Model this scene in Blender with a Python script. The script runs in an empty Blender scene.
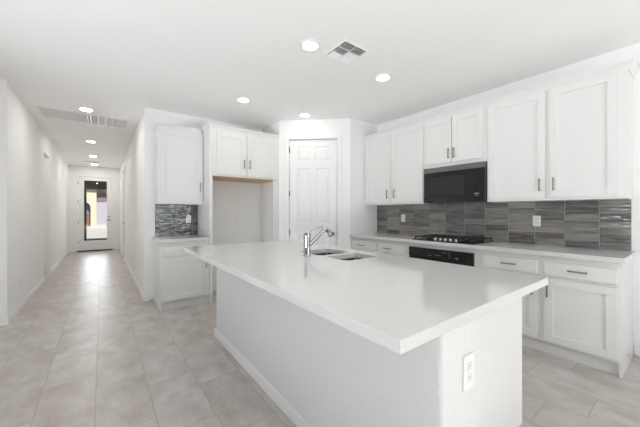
import bpy, bmesh, math, random
from mathutils import Vector, Matrix

C = bpy.context.scene.collection
SC = bpy.context.scene
PI = math.pi
random.seed(7)

# ------------------------------------------------------------------ camera
YAW = 0.648
cam_d = bpy.data.cameras.new('camera')
cam = bpy.data.objects.new('camera', cam_d)
C.objects.link(cam)
cam.location = (0.0, 0.0, 1.258)
cam.rotation_euler = (PI / 2, 0, -YAW)
cam_d.sensor_fit = 'HORIZONTAL'
cam_d.sensor_width = 36.0
cam_d.lens = 36.0 * 287.79 / 640.0
cam_d.shift_y = -(213.5 - 212.35) / 640.0
cam_d.clip_start = 0.02
SC.camera = cam

# ------------------------------------------------------------------ world, sun, daylight
w = bpy.data.worlds.new('sky')
SC.world = w
w.use_nodes = True
wn = w.node_tree.nodes
sky = wn.new('ShaderNodeTexSky')
sky.sky_type = 'HOSEK_WILKIE'
sky.turbidity = 3.0
sky.sun_direction = (0.14, -0.72, 0.68)
bg = wn['Background']
w.node_tree.links.new(sky.outputs[0], bg.inputs[0])
bg.inputs[1].default_value = 1.0

sun_d = bpy.data.lights.new('sun', 'SUN')
sun = bpy.data.objects.new('sun', sun_d)
C.objects.link(sun)
sun_d.energy = 7.0
sun_d.angle = 0.01
sun_d.color = (1, 0.95, 0.88)
sun.rotation_euler = Vector((-0.15, 0.80, -0.75)).to_track_quat('-Z', 'Y').to_euler()


def area(name, loc, direction, sx, sy, power, col):
    d = bpy.data.lights.new(name, 'AREA')
    d.shape = 'RECTANGLE'
    d.size = sx
    d.size_y = sy
    d.energy = power
    d.color = col
    o = bpy.data.objects.new(name, d)
    C.objects.link(o)
    o.location = loc
    o.rotation_euler = Vector(direction).to_track_quat('-Z', 'Z').to_euler()
    return o


DAY = (0.905, 0.952, 1.005)
XHL_LAMP = -1.5      # middle of the side passage
# up-facing lamps at ground level, added outside the unseen glazing to brighten the ceiling
area('rear_ceiling_fill', (0.2, -4.0, 0.05), (0, 0.2, 1), 5.8, 3.0, 110, DAY)
area('side_ceiling_fill', (-5.0, 0.35, 0.05), (0.2, 0, 1), 4.4, 3.0, 860, DAY)
area('daylight_rear_sky', (1.75, -2.60, 1.25), (0, 1, 0), 1.7, 2.2, 40, DAY)
area('daylight_entry_door', (-0.17, 12.6, 1.3), (0, -1, 0), 0.6, 1.9, 18, DAY)
area('passage_lamp', (XHL_LAMP, 7.61, 2.70), (0, 0, -1), 0.3, 0.3, 2.5, (1, 0.95, 0.88))
LENS_HALL = 112.0     # luminance of the hall lamps
LENS = 33.0           # luminance of the kitchen lamps

vs = SC.view_settings
vs.view_transform = 'Standard'
vs.look = 'None'
vs.exposure = 0.25
vs.gamma = 1.0
vs.use_curve_mapping = False
SC.cycles.max_bounces = 14
SC.cycles.diffuse_bounces = 9
SC.cycles.glossy_bounces = 5
SC.cycles.sample_clamp_indirect = 8.0
SC.cycles.use_denoising = True


# ------------------------------------------------------------------ materials
def mat(name, col=(0.8, 0.8, 0.8), rough=0.5, metal=0.0, spec=0.5):
    m = bpy.data.materials.new(name)
    m.use_nodes = True
    b = m.node_tree.nodes['Principled BSDF']
    b.inputs['Base Color'].default_value = (*col, 1)
    b.inputs['Roughness'].default_value = rough
    b.inputs['Metallic'].default_value = metal
    b.inputs['Specular IOR Level'].default_value = spec
    return m


def nd(m, t, **kw):
    n = m.node_tree.nodes.new(t)
    for k, v in kw.items():
        setattr(n, k, v)
    return n


def lk(m, a, b):
    m.node_tree.links.new(a, b)


def bsdf(m):
    return m.node_tree.nodes['Principled BSDF']


def coords(m):
    return nd(m, 'ShaderNodeTexCoord').outputs['Object']


def bump_noise(m, scale, strength, dist=0.002, detail=3.0):
    n = nd(m, 'ShaderNodeTexNoise')
    n.inputs['Scale'].default_value = scale
    n.inputs['Detail'].default_value = detail
    lk(m, coords(m), n.inputs['Vector'])
    b = nd(m, 'ShaderNodeBump')
    b.inputs['Strength'].default_value = strength
    b.inputs['Distance'].default_value = dist
    lk(m, n.outputs['Fac'], b.inputs['Height'])
    lk(m, b.outputs['Normal'], bsdf(m).inputs['Normal'])
    return n


def vary(m, scale, c0, c1, detail=4.0, stretch=None):
    n = nd(m, 'ShaderNodeTexNoise')
    n.inputs['Scale'].default_value = scale
    n.inputs['Detail'].default_value = detail
    src = coords(m)
    if stretch:
        mp = nd(m, 'ShaderNodeMapping')
        mp.inputs['Scale'].default_value = stretch
        lk(m, src, mp.inputs['Vector'])
        src = mp.outputs['Vector']
    lk(m, src, n.inputs['Vector'])
    r = nd(m, 'ShaderNodeValToRGB')
    r.color_ramp.elements[0].position = 0.3
    r.color_ramp.elements[1].position = 0.7
    r.color_ramp.elements[0].color = (*c0, 1)
    r.color_ramp.elements[1].color = (*c1, 1)
    lk(m, n.outputs['Fac'], r.inputs['Fac'])
    lk(m, r.outputs['Color'], bsdf(m).inputs['Base Color'])


M = {}
M['paint'] = mat('wall_paint', (0.85, 0.845, 0.838), 0.75, spec=0.25)
bump_noise(M['paint'], 55, 0.10, 0.002)
M['ceiling'] = mat('ceiling_paint', (0.91, 0.908, 0.90), 0.85, spec=0.2)
bump_noise(M['ceiling'], 55, 0.12, 0.002)
M['texture'] = mat('knockdown_paint', (0.74, 0.74, 0.735), 0.5, spec=0.4)
bump_noise(M['texture'], 38, 0.75, 0.007, 2.0)
M['trim'] = mat('trim_white', (0.85, 0.85, 0.845), 0.4)
M['cabinet'] = mat('cabinet_white', (0.755, 0.75, 0.738), 0.36)
M['door'] = mat('door_white', (0.84, 0.84, 0.83), 0.42)
M['plastic'] = mat('plastic_white', (0.84, 0.84, 0.83), 0.35)
M['slot'] = mat('slot_grey', (0.25, 0.25, 0.25), 0.6)
M['plastic_dim'] = mat('plastic_receptacle', (0.80, 0.80, 0.79), 0.4)
M['quartz'] = mat('quartz', (0.82, 0.815, 0.80), 0.07)
vary(M['quartz'], 160, (0.66, 0.655, 0.645), (0.71, 0.705, 0.695), 2.0)
M['steel'] = mat('brushed_steel', (0.26, 0.255, 0.25), 0.2, 1.0)
M['pull'] = mat('nickel_pull', (0.30, 0.29, 0.28), 0.35, 1.0)
M['chrome'] = mat('chrome', (0.50, 0.51, 0.52), 0.08, 1.0)
M['black'] = mat('black_glass', (0.012, 0.012, 0.013), 0.12)
M['black_matte'] = mat('black_enamel', (0.02, 0.02, 0.02), 0.4)
M['iron'] = mat('cast_iron', (0.025, 0.025, 0.025), 0.55)
M['window_dark'] = mat('microwave_window', (0.02, 0.02, 0.021), 0.15)
M['mark'] = mat('panel_mark', (0.55, 0.56, 0.58), 0.5)
M['mark_dim'] = mat('panel_mark_dim', (0.28, 0.285, 0.30), 0.5)
M['void'] = mat('vent_shade', (0.03, 0.03, 0.03), 0.9)  # near-black colour standing for shade behind vent blades
M['vent'] = mat('vent_white', (0.88, 0.88, 0.87), 0.5)
M['filter'] = mat('filter_grey', (0.85, 0.85, 0.86), 0.9)
M['wood'] = mat('raw_wood', (0.62, 0.42, 0.22), 0.6)
vary(M['wood'], 6, (0.55, 0.36, 0.18), (0.68, 0.47, 0.26), 4, (1, 12, 1))
M['bronze'] = mat('bronze_sill', (0.07, 0.05, 0.04), 0.5, 0.6)
M['toe'] = mat('toe_kick', (0.74, 0.74, 0.735), 0.5)
M['stucco'] = mat('cream_stucco', (0.50, 0.43, 0.33), 0.9)
bump_noise(M['stucco'], 30, 0.3, 0.01)
M['garage'] = mat('garage_grey', (0.30, 0.30, 0.34), 0.6)
M['porch'] = mat('porch_brown', (0.10, 0.09, 0.08), 0.8)
M['redwood'] = mat('red_brown', (0.20, 0.085, 0.065), 0.8)
M['blue'] = mat('blue_glass', (0.10, 0.20, 0.28), 0.2)
M['concrete'] = mat('concrete', (0.62, 0.60, 0.57), 0.9)
vary(M['concrete'], 3, (0.44, 0.43, 0.41), (0.52, 0.51, 0.49))
M['brick'] = mat('pale_brick', (0.42, 0.30, 0.27), 0.9)
M['roof'] = mat('roof_tile', (0.16, 0.13, 0.13), 0.9)

m = bpy.data.materials.new('clear_glass')
m.use_nodes = True
nt = m.node_tree
nt.nodes.remove(nt.nodes['Principled BSDF'])
tr = nt.nodes.new('ShaderNodeBsdfTransparent')
tr.inputs[0].default_value = (0.97, 0.98, 0.98, 1)
gl = nt.nodes.new('ShaderNodeBsdfGlossy')
gl.inputs['Roughness'].default_value = 0.02
fr = nt.nodes.new('ShaderNodeFresnel')
fr.inputs['IOR'].default_value = 1.35
mx = nt.nodes.new('ShaderNodeMixShader')
nt.links.new(fr.outputs[0], mx.inputs[0])
nt.links.new(tr.outputs[0], mx.inputs[1])
nt.links.new(gl.outputs[0], mx.inputs[2])
nt.links.new(mx.outputs[0], nt.nodes['Material Output'].inputs[0])
M['glass'] = m

def lamp_material(name, strength):
    m = bpy.data.materials.new(name)
    m.use_nodes = True
    nt = m.node_tree
    nt.nodes.remove(nt.nodes['Principled BSDF'])
    em = nt.nodes.new('ShaderNodeEmission')
    em.inputs[0].default_value = (1, 0.95, 0.88, 1)
    em.inputs[1].default_value = strength
    nt.links.new(em.outputs[0], nt.nodes['Material Output'].inputs[0])
    return m


M['lens'] = lamp_material('lamp_lens', LENS)
M['lens_hall'] = lamp_material('hall_lamp_lens', LENS_HALL)


def math_node(m, op, a, b=None, c=None):
    n = nd(m, 'ShaderNodeMath', operation=op)
    for i, v in enumerate((a, b, c)):
        if v is None:
            continue
        if isinstance(v, (int, float)):
            n.inputs[i].default_value = v
        else:
            lk(m, v, n.inputs[i])
    return n.outputs[0]


def floor_material():
    m = mat('porcelain_tile', (0.5, 0.46, 0.43), 0.33, spec=0.45)
    sep = nd(m, 'ShaderNodeSeparateXYZ')
    lk(m, coords(m), sep.inputs[0])
    x, y = sep.outputs[0], sep.outputs[1]
    u = math_node(m, 'DIVIDE', math_node(m, 'ADD', x, 0.335), 0.3)
    n = math_node(m, 'FLOOR', u)
    fx = math_node(m, 'SUBTRACT', u, n)
    off = math_node(m, 'MULTIPLY_ADD', n, -0.2, 0.417)
    v = math_node(m, 'DIVIDE', math_node(m, 'SUBTRACT', y, off), 0.6)
    k = math_node(m, 'FLOOR', v)
    fy = math_node(m, 'SUBTRACT', v, k)
    ex = math_node(m, 'MULTIPLY', math_node(m, 'MINIMUM', fx, math_node(m, 'SUBTRACT', 1.0, fx)), 0.3)
    ey = math_node(m, 'MULTIPLY', math_node(m, 'MINIMUM', fy, math_node(m, 'SUBTRACT', 1.0, fy)), 0.6)
    e = math_node(m, 'MINIMUM', ex, ey)
    mr = nd(m, 'ShaderNodeMapRange', interpolation_type='SMOOTHSTEP')
    mr.inputs['From Min'].default_value = 0.0012
    mr.inputs['From Max'].default_value = 0.0035
    lk(m, e, mr.inputs['Value'])
    tile = mr.outputs[0]
    cid = nd(m, 'ShaderNodeCombineXYZ')
    lk(m, n, cid.inputs[0])
    lk(m, k, cid.inputs[1])
    wnz = nd(m, 'ShaderNodeTexWhiteNoise', noise_dimensions='3D')
    lk(m, cid.outputs[0], wnz.inputs['Vector'])
    # cloudy stone pattern, shifted per tile
    sc = nd(m, 'ShaderNodeVectorMath', operation='MULTIPLY_ADD')
    lk(m, wnz.outputs['Color'], sc.inputs[0])
    sc.inputs[1].default_value = (9, 9, 9)
    lk(m, coords(m), sc.inputs[2])
    mp = nd(m, 'ShaderNodeMapping')
    mp.inputs['Scale'].default_value = (1.6, 1.0, 1)
    lk(m, sc.outputs[0], mp.inputs['Vector'])
    nz = nd(m, 'ShaderNodeTexNoise')
    nz.inputs['Scale'].default_value = 4.2
    nz.inputs['Detail'].default_value = 7
    nz.inputs['Roughness'].default_value = 0.62
    lk(m, mp.outputs[0], nz.inputs['Vector'])
    f = math_node(m, 'ADD', nz.outputs['Fac'], math_node(m, 'MULTIPLY', math_node(m, 'SUBTRACT', wnz.outputs['Value'], 0.5), 0.10))
    r = nd(m, 'ShaderNodeValToRGB')
    r.color_ramp.elements[0].position = 0.30
    r.color_ramp.elements[1].position = 0.72
    r.color_ramp.elements[0].color = (0.405, 0.352, 0.318, 1)
    r.color_ramp.elements[1].color = (0.60, 0.565, 0.54, 1)
    lk(m, f, r.inputs['Fac'])
    mix = nd(m, 'ShaderNodeMix', data_type='RGBA')
    lk(m, tile, mix.inputs['Factor'])
    mix.inputs['A'].default_value = (0.36, 0.325, 0.305, 1)
    lk(m, r.outputs['Color'], mix.inputs['B'])
    lk(m, mix.outputs['Result'], bsdf(m).inputs['Base Color'])
    b = nd(m, 'ShaderNodeBump')
    b.inputs['Strength'].default_value = 0.4
    b.inputs['Distance'].default_value = 0.002
    lk(m, tile, b.inputs['Height'])
    lk(m, b.outputs['Normal'], bsdf(m).inputs['Normal'])
    return m


M['floor'] = floor_material()


def splash_material(name, wavy, k=1.0):
    m = mat(name, (0.2, 0.2, 0.2), 0.10, spec=1.0)
    g = nd(m, 'ShaderNodeNewGeometry')
    mp = nd(m, 'ShaderNodeMapping')
    mp.inputs['Scale'].default_value = (3.5, 3.5, 38)
    off = nd(m, 'ShaderNodeVectorMath', operation='ADD')
    lk(m, coords(m), off.inputs[0])
    sc = nd(m, 'ShaderNodeVectorMath', operation='SCALE')
    cb = nd(m, 'ShaderNodeCombineXYZ')
    for i in range(3):
        lk(m, g.outputs['Random Per Island'], cb.inputs[i])
    lk(m, cb.outputs[0], sc.inputs[0])
    sc.inputs['Scale'].default_value = 17.0
    lk(m, sc.outputs[0], off.inputs[1])
    lk(m, off.outputs[0], mp.inputs['Vector'])
    nz = nd(m, 'ShaderNodeTexNoise')
    nz.inputs['Scale'].default_value = 1.0
    nz.inputs['Detail'].default_value = 5
    lk(m, mp.outputs[0], nz.inputs['Vector'])
    f = math_node(m, 'MULTIPLY_ADD', math_node(m, 'SUBTRACT', g.outputs['Random Per Island'], 0.5), 0.38, nz.outputs['Fac'])
    r = nd(m, 'ShaderNodeValToRGB')
    r.color_ramp.elements[0].position = 0.3
    r.color_ramp.elements[1].position = 0.72
    r.color_ramp.elements[0].color = (0.095 * k, 0.091 * k, 0.086 * k, 1)
    r.color_ramp.elements[1].color = (0.33 * k, 0.31 * k, 0.292 * k, 1)
    lk(m, f, r.inputs['Fac'])
    lk(m, r.outputs['Color'], bsdf(m).inputs['Base Color'])
    n2 = nd(m, 'ShaderNodeTexNoise')
    n2.inputs['Scale'].default_value = 1
    n2.inputs['Detail'].default_value = 1
    mp2 = nd(m, 'ShaderNodeMapping')
    mp2.inputs['Scale'].default_value = (9, 9, 26)
    lk(m, off.outputs[0], mp2.inputs['Vector'])
    lk(m, mp2.outputs[0], n2.inputs['Vector'])
    b = nd(m, 'ShaderNodeBump')
    b.inputs['Strength'].default_value = 0.6
    b.inputs['Distance'].default_value = wavy
    lk(m, n2.outputs['Fac'], b.inputs['Height'])
    lk(m, b.outputs['Normal'], bsdf(m).inputs['Normal'])
    return m


M['splash'] = splash_material('satin_tile', 0.004)
M['splash_gloss'] = splash_material('wavy_glazed_tile', 0.016, 0.5)
M['grout'] = mat('grout_grey', (0.68, 0.67, 0.66), 0.9)


# ------------------------------------------------------------------ mesh helpers
class MB:
    def __init__(self):
        self.bm = bmesh.new()

    def box(self, x0, x1, y0, y1, z0, z1, bev=0.0, seg=2):
        x0, x1 = min(x0, x1), max(x0, x1)
        y0, y1 = min(y0, y1), max(y0, y1)
        z0, z1 = min(z0, z1), max(z0, z1)
        r = bmesh.ops.create_cube(self.bm, size=1.0)
        vs_ = r['verts']
        for v in vs_:
            v.co = Vector((x0 + (v.co.x + .5) * (x1 - x0), y0 + (v.co.y + .5) * (y1 - y0), z0 + (v.co.z + .5) * (z1 - z0)))
        if bev > 0:
            es = list({e for v in vs_ for e in v.link_edges})
            bmesh.ops.bevel(self.bm, geom=es, offset=bev, segments=seg, affect='EDGES', profile=0.5)
        return self

    def prism(self, pts, z0, z1):
        n = len(pts)
        lo = [self.bm.verts.new((p[0], p[1], z0)) for p in pts]
        hi = [self.bm.verts.new((p[0], p[1], z1)) for p in pts]
        f = [self.bm.faces.new(lo[::-1]), self.bm.faces.new(hi)]
        for i in range(n):
            j = (i + 1) % n
            f.append(self.bm.faces.new((lo[i], lo[j], hi[j], hi[i])))
        bmesh.ops.recalc_face_normals(self.bm, faces=f)
        return self

    def lathe(self, prof, c=(0, 0, 0), n=32, axis='Z'):
        rings = []
        for r, z in prof:
            ring = []
            for i in range(n):
                a = 2 * PI * i / n
                p = (r * math.cos(a), r * math.sin(a), z)
                if axis == 'Y':
                    p = (p[0], -z, p[1])
                elif axis == 'X':
                    p = (z, p[0], p[1])
                ring.append(self.bm.verts.new((p[0] + c[0], p[1] + c[1], p[2] + c[2])))
            rings.append(ring)
        fs = []
        for a, b in zip(rings, rings[1:]):
            for i in range(n):
                j = (i + 1) % n
                fs.append(self.bm.faces.new((a[i], a[j], b[j], b[i])))
        fs.append(self.bm.faces.new(rings[0][::-1]))
        fs.append(self.bm.faces.new(rings[-1]))
        bmesh.ops.recalc_face_normals(self.bm, faces=fs)
        return self

    def tube(self, pts, radii, n=14, flat=1.0):
        pts = [Vector(p) for p in pts]
        if not isinstance(radii, (list, tuple)):
            radii = [radii] * len(pts)
        rings = []
        up = None
        for i, p in enumerate(pts):
            t = (pts[min(i + 1, len(pts) - 1)] - pts[max(i - 1, 0)]).normalized()
            if up is None:
                up = Vector((0, 0, 1)) if abs(t.z) < 0.9 else Vector((0, 1, 0))
            s = t.cross(up).normalized()
            q = s.cross(t).normalized()
            up = q
            rings.append([self.bm.verts.new(p + s * radii[i] * math.cos(2 * PI * k / n) + q * radii[i] * flat * math.sin(2 * PI * k / n)) for k in range(n)])
        fs = []
        for a, b in zip(rings, rings[1:]):
            for i in range(n):
                j = (i + 1) % n
                fs.append(self.bm.faces.new((a[i], a[j], b[j], b[i])))
        fs.append(self.bm.faces.new(rings[0][::-1]))
        fs.append(self.bm.faces.new(rings[-1]))
        bmesh.ops.recalc_face_normals(self.bm, faces=fs)
        return self

    def panel(self, x0, x1, z0, z1, yb, yf, cuts, depth=0.008, slope=0.004, raised=0.0):
        """slab in the xz plane, front face at yf (smaller y is front), with recessed rectangles"""
        xs = sorted({x0, x1} | {c[0] for c in cuts} | {c[1] for c in cuts})
        zs = sorted({z0, z1} | {c[2] for c in cuts} | {c[3] for c in cuts})
        bm = self.bm
        V = {}

        def v(x, y, z):
            k = (round(x, 6), round(y, 6), round(z, 6))
            if k not in V:
                V[k] = bm.verts.new((x, y, z))
            return V[k]
        fs = []

        def q(*p):
            fs.append(bm.faces.new([v(*a) for a in p]))
        for i in range(len(xs) - 1):
            for j in range(len(zs) - 1):
                a, b, c, d = xs[i], xs[i + 1], zs[j], zs[j + 1]
                mxx, mz = (a + b) / 2, (c + d) / 2
                q((a, yb, c), (a, yb, d), (b, yb, d), (b, yb, c))
                if not any(k[0] < mxx < k[1] and k[2] < mz < k[3] for k in cuts):
                    q((a, yf, c), (b, yf, c), (b, yf, d), (a, yf, d))
        for a, b, c, d in cuts:
            y2, s = yf + depth, slope
            o = [(a, yf, c), (b, yf, c), (b, yf, d), (a, yf, d)]
            n = [(a + s, y2, c + s), (b - s, y2, c + s), (b - s, y2, d - s), (a + s, y2, d - s)]
            for k in range(4):
                l = (k + 1) % 4
                # walk outer edge through grid points so the mesh stays watertight
                q(o[k], o[l], n[l], n[k])
            if raised > 0:
                t, s2 = raised, 0.012
                i1 = [(a + s + t, y2, c + s + t), (b - s - t, y2, c + s + t), (b - s - t, y2, d - s - t), (a + s + t, y2, d - s - t)]
                y3 = yf + depth * 0.25
                i2 = [(p[0] + (s2 if k in (0, 3) else -s2), y3, p[2] + (s2 if k < 2 else -s2)) for k, p in enumerate(i1)]
                for A, B in ((n, i1), (i1, i2)):
                    for k in range(4):
                        l = (k + 1) % 4
                        q(A[k], A[l], B[l], B[k])
                q(*i2)
            else:
                q(*n)
        for i in range(len(xs) - 1):
            a, b = xs[i], xs[i + 1]
            q((a, yb, z0), (b, yb, z0), (b, yf, z0), (a, yf, z0))
            q((a, yb, z1), (a, yf, z1), (b, yf, z1), (b, yb, z1))
        for j in range(len(zs) - 1):
            c, d = zs[j], zs[j + 1]
            q((x0, yb, c), (x0, yf, c), (x0, yf, d), (x0, yb, d))
            q((x1, yb, c), (x1, yb, d), (x1, yf, d), (x1, yf, c))
        return self

    def build(self, name, material, parent=None, smooth=False, loc=None, rotz=None):
        me = bpy.data.meshes.new(name)
        self.bm.to_mesh(me)
        self.bm.free()
        me.materials.append(material)
        if smooth:
            me.polygons.foreach_set('use_smooth', [True] * len(me.polygons))
            try:
                me.set_sharp_from_angle(angle=math.radians(40))
            except Exception:
                pass
        o = bpy.data.objects.new(name, me)
        C.objects.link(o)
        if parent:
            o.parent = parent
        if loc is not None:
            o.location = loc
        if rotz is not None:
            o.rotation_euler = (0, 0, rotz)
        return o


def tag(o, label, cat, group=None):
    o['label'] = label
    o['category'] = cat
    if group:
        o['group'] = group
    return o


def thing(name, label, cat, loc=(0, 0, 0), rotz=0.0, group=None):
    o = bpy.data.objects.new(name, None)
    o.empty_display_size = 0.1
    C.objects.link(o)
    o.location = loc
    o.rotation_euler = (0, 0, rotz)
    return tag(o, label, cat, group)


def structure(o, label, cat):
    o['kind'] = 'structure'
    return tag(o, label, cat)


def copy_thing(root, loc, label, rotz=None):
    r = root.copy()
    C.objects.link(r)
    r.location = loc
    if rotz is not None:
        r.rotation_euler = (0, 0, rotz)
    r['label'] = label
    for ch in list(root.children):
        c = ch.copy()
        C.objects.link(c)
        c.parent = r
        for g in list(ch.children):
            d = g.copy()
            C.objects.link(d)
            d.parent = c
    return r


# ------------------------------------------------------------------ key dimensions (metres)
H = 2.74
XHL, YHL = -0.848, 4.684        # hall left face and the corner where the hall begins
XHR, YK = 0.479, 4.726          # hall right face, kitchen back wall
YE = 11.87                      # hall end wall
XR = 3.748                      # range wall
XL, YF = -3.3, -2.3             # far left and rear of the great room
T = 0.12
RIGHT = -PI / 2                 # rotation of things that stand along the range wall

# ------------------------------------------------------------------ floor, ceiling
structure(MB().box(XL - 0.2, XR + 0.2, YF - 0.2, YE + 0.14, -0.12, 0).build('floor', M['floor']),
          'beige stone-look tile floor laid lengthwise into the hall', 'floor')
structure(MB().box(XL - 0.2, XR + 0.2, YF - 0.2, YE + T, H, H + 0.12).build('ceiling', M['ceiling']),
          'flat white ceiling over kitchen and hall', 'ceiling')


# ------------------------------------------------------------------ walls
def wall(name, label, boxes, material=None):
    b = MB()
    for q in boxes:
        b.box(*q)
    return structure(b.build(name, material or M['paint']), label, 'wall')


wall('wall_left', 'white wall left of the hall mouth', [(XL, XHL, YHL, YHL + T, 0, H)])
HO0, HO1, HOZ = 7.234, 7.99, 2.37
wall('wall_hall_left', 'white hall wall with a drywall opening, left of the tile runway',
     [(XHL - T, XHL, YHL + T, HO0, 0, H), (XHL - T, XHL, HO1, YE, 0, H), (XHL - T, XHL, HO0, HO1, HOZ, H)])
wall('wall_side_passage', 'white passage walls inside the left hall opening',
     [(XHL - 1.3, XHL - T, HO0 - T, HO0, 0, H), (XHL - 1.3, XHL - T, HO1, HO1 + T, 0, H), (XHL - 1.3 - T, XHL - 1.3, HO0 - T, HO1 + T, 0, H)])
HD0, HD1, HDZ = 9.25, 10.1, 2.42
wall('wall_hall_right', 'white hall wall right of the tile runway, with switch and outlet',
     [(XHR, XHR + T, YK + T, HD0, 0, H), (XHR, XHR + T, HD1, YE, 0, H), (XHR, XHR + T, HD0, HD1, HDZ, H)])
wall('wall_back', 'white kitchen wall behind fridge alcove and small counter', [(XHR, 2.276, YK, YK + T, 0, H)])
EDX0, EDX1, EDZ = -0.64, 0.29, 2.43
wall('wall_hall_end', 'white wall around the glazed entry door',
     [(XHL - T, EDX0, YE, YE + T, 0, H), (EDX1, XHR + T, YE, YE + T, 0, H), (EDX0, EDX1, YE, YE + T, EDZ, H)])

# pantry: return, diagonal with door, return
P = [Vector((2.276, 4.846)), Vector((2.276, 4.090)), Vector((3.120, 3.328)), Vector((XR, 3.328))]


def offs(pts, t):
    out = []
    ns = []
    for a, b in zip(pts, pts[1:]):
        d = (b - a).normalized()
        ns.append(Vector((-d.y, d.x)))
    for i, p in enumerate(pts):
        if i == 0:
            out.append(p + ns[0] * t)
        elif i == len(pts) - 1:
            out.append(p + ns[-1] * t)
        else:
            n = (ns[i - 1] + ns[i]).normalized()
            out.append(p + n * (t / n.dot(ns[i])))
    return out


Q = offs(P, T)
DIAG = (P[2] - P[1]).normalized()
DN = Vector((-DIAG.y, DIAG.x))
DL = (P[2] - P[1]).length
DROT = math.atan2(DIAG.y, DIAG.x)
K0, K1, KZ = 0.150, 0.941, 2.437
structure(MB().prism([P[0], P[1], Q[1], Q[0]], 0, H).build('wall_pantry_left', M['paint']), 'white return wall right of the fridge alcove', 'wall')
structure(MB().prism([P[2], P[3], Q[3], Q[2]], 0, H).build('wall_pantry_right', M['paint']), 'white return wall between pantry door and range wall', 'wall')
b = MB()
pt = lambda k, t=0: P[1] + DIAG * k + DN * t
b.prism([P[1], pt(K0), pt(K0, T), Q[1]], 0, H)
b.prism([pt(K1), P[2], Q[2], pt(K1, T)], 0, H)
b.prism([pt(K0), pt(K1), pt(K1, T), pt(K0, T)], KZ, H)
structure(b.build('wall_pantry_diagonal', M['paint']), 'white diagonal wall holding the panelled pantry door', 'wall')
wall('wall_right', 'white range wall behind the long run of cabinets', [(XR, XR + T, YF, 3.328 + T, 0, H)])
# rear and far-left walls of the great room, with their glazing
GX0, GX1, GZ = -2.7, 3.2, 2.45
wall('wall_rear', 'white great room wall around the sliding glass door',
     [(XL, GX0, YF - T, YF, 0, H), (GX1, XR + T, YF - T, YF, 0, H), (GX0, GX1, YF - T, YF, GZ, H)])
WY0, WY1, WZ0, WZ1 = -1.9, 2.6, 0.1, 2.45
wall('wall_far_left', 'white great room wall around the wide window',
     [(XL - T, XL, YF - T, WY0, 0, H), (XL - T, XL, WY1, YHL + T, 0, H), (XL - T, XL, WY0, WY1, 0, WZ0), (XL - T, XL, WY0, WY1, WZ1, H)])


def glazing(name, label, along, c0, c1, z0, z1, pos, n):
    b = MB()
    f = 0.05

    def bx(a0, a1, h0, h1, y0=-0.03, y1=0.03):
        if along == 'X':
            b.box(a0, a1, pos + y0, pos + y1, h0, h1, 0.004, 1)
        else:
            b.box(pos + y0, pos + y1, a0, a1, h0, h1, 0.004, 1)
    bx(c0, c1, z0, z0 + f)
    bx(c0, c1, z1 - f, z1)
    for i in range(n + 1):
        x = c0 + (c1 - c0 - f) * i / n
        bx(x, x + f, z0 + f, z1 - f)
    o = b.build(name, M['trim'])
    structure(o, label, 'window')
    for i in range(n):
        p = MB()
        a0 = c0 + (c1 - c0 - f) * i / n + f
        a1 = c0 + (c1 - c0 - f) * (i + 1) / n
        if along == 'X':
            p.box(a0, a1, pos - 0.004, pos + 0.004, z0 + f, z1 - f)
        else:
            p.box(pos - 0.004, pos + 0.004, a0, a1, z0 + f, z1 - f)
        p.build('pane', M['glass'], o)
    return o


glazing('window_1', 'white framed sliding glass door across the great room', 'X', GX0, GX1, 0.0, GZ, YF - 0.06, 3)
glazing('window_2', 'white framed wide window on the far left wall', 'Y', WY0, WY1, WZ0, WZ1, XL - 0.06, 3)


# ------------------------------------------------------------------ baseboards
BH, BT = 0.085, 0.014


def baseboard(name, label, boxes):
    b = MB()
    for q in boxes:
        b.box(*q, 0.0, BH, 0.004, 1)
    return structure(b.build(name, M['trim']), label, 'baseboard')


baseboard('baseboard_left', 'white baseboard left of the hall mouth', [(XL, XHL + BT, YHL - BT, YHL)])
baseboard('baseboard_hall_left', 'white baseboard along the left hall wall',
          [(XHL, XHL + BT, YHL, HO0), (XHL, XHL + BT, HO1, YE)])
baseboard('baseboard_hall_right', 'white baseboard along the right hall wall',
          [(XHR - BT, XHR, YK - BT, HD0 - 0.07), (XHR - BT, XHR, HD1 + 0.07, YE)])
baseboard('baseboard_back', 'white baseboard on the wall end beside the small base cabinet', [(XHR, 0.585, YK - BT, YK)])
baseboard('baseboard_alcove', 'white baseboard inside the fridge alcove', [(1.235, 2.276, YK - BT, YK)])
baseboard('baseboard_hall_end', 'white baseboard beside the entry door',
          [(XHL + BT, EDX0 - 0.002, YE - BT, YE), (EDX1 + 0.002, XHR - BT, YE - BT, YE)])
baseboard('baseboard_right', 'white baseboard on the range wall beyond the cabinets', [(XR - BT, XR, YF, 0.352)])


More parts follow.
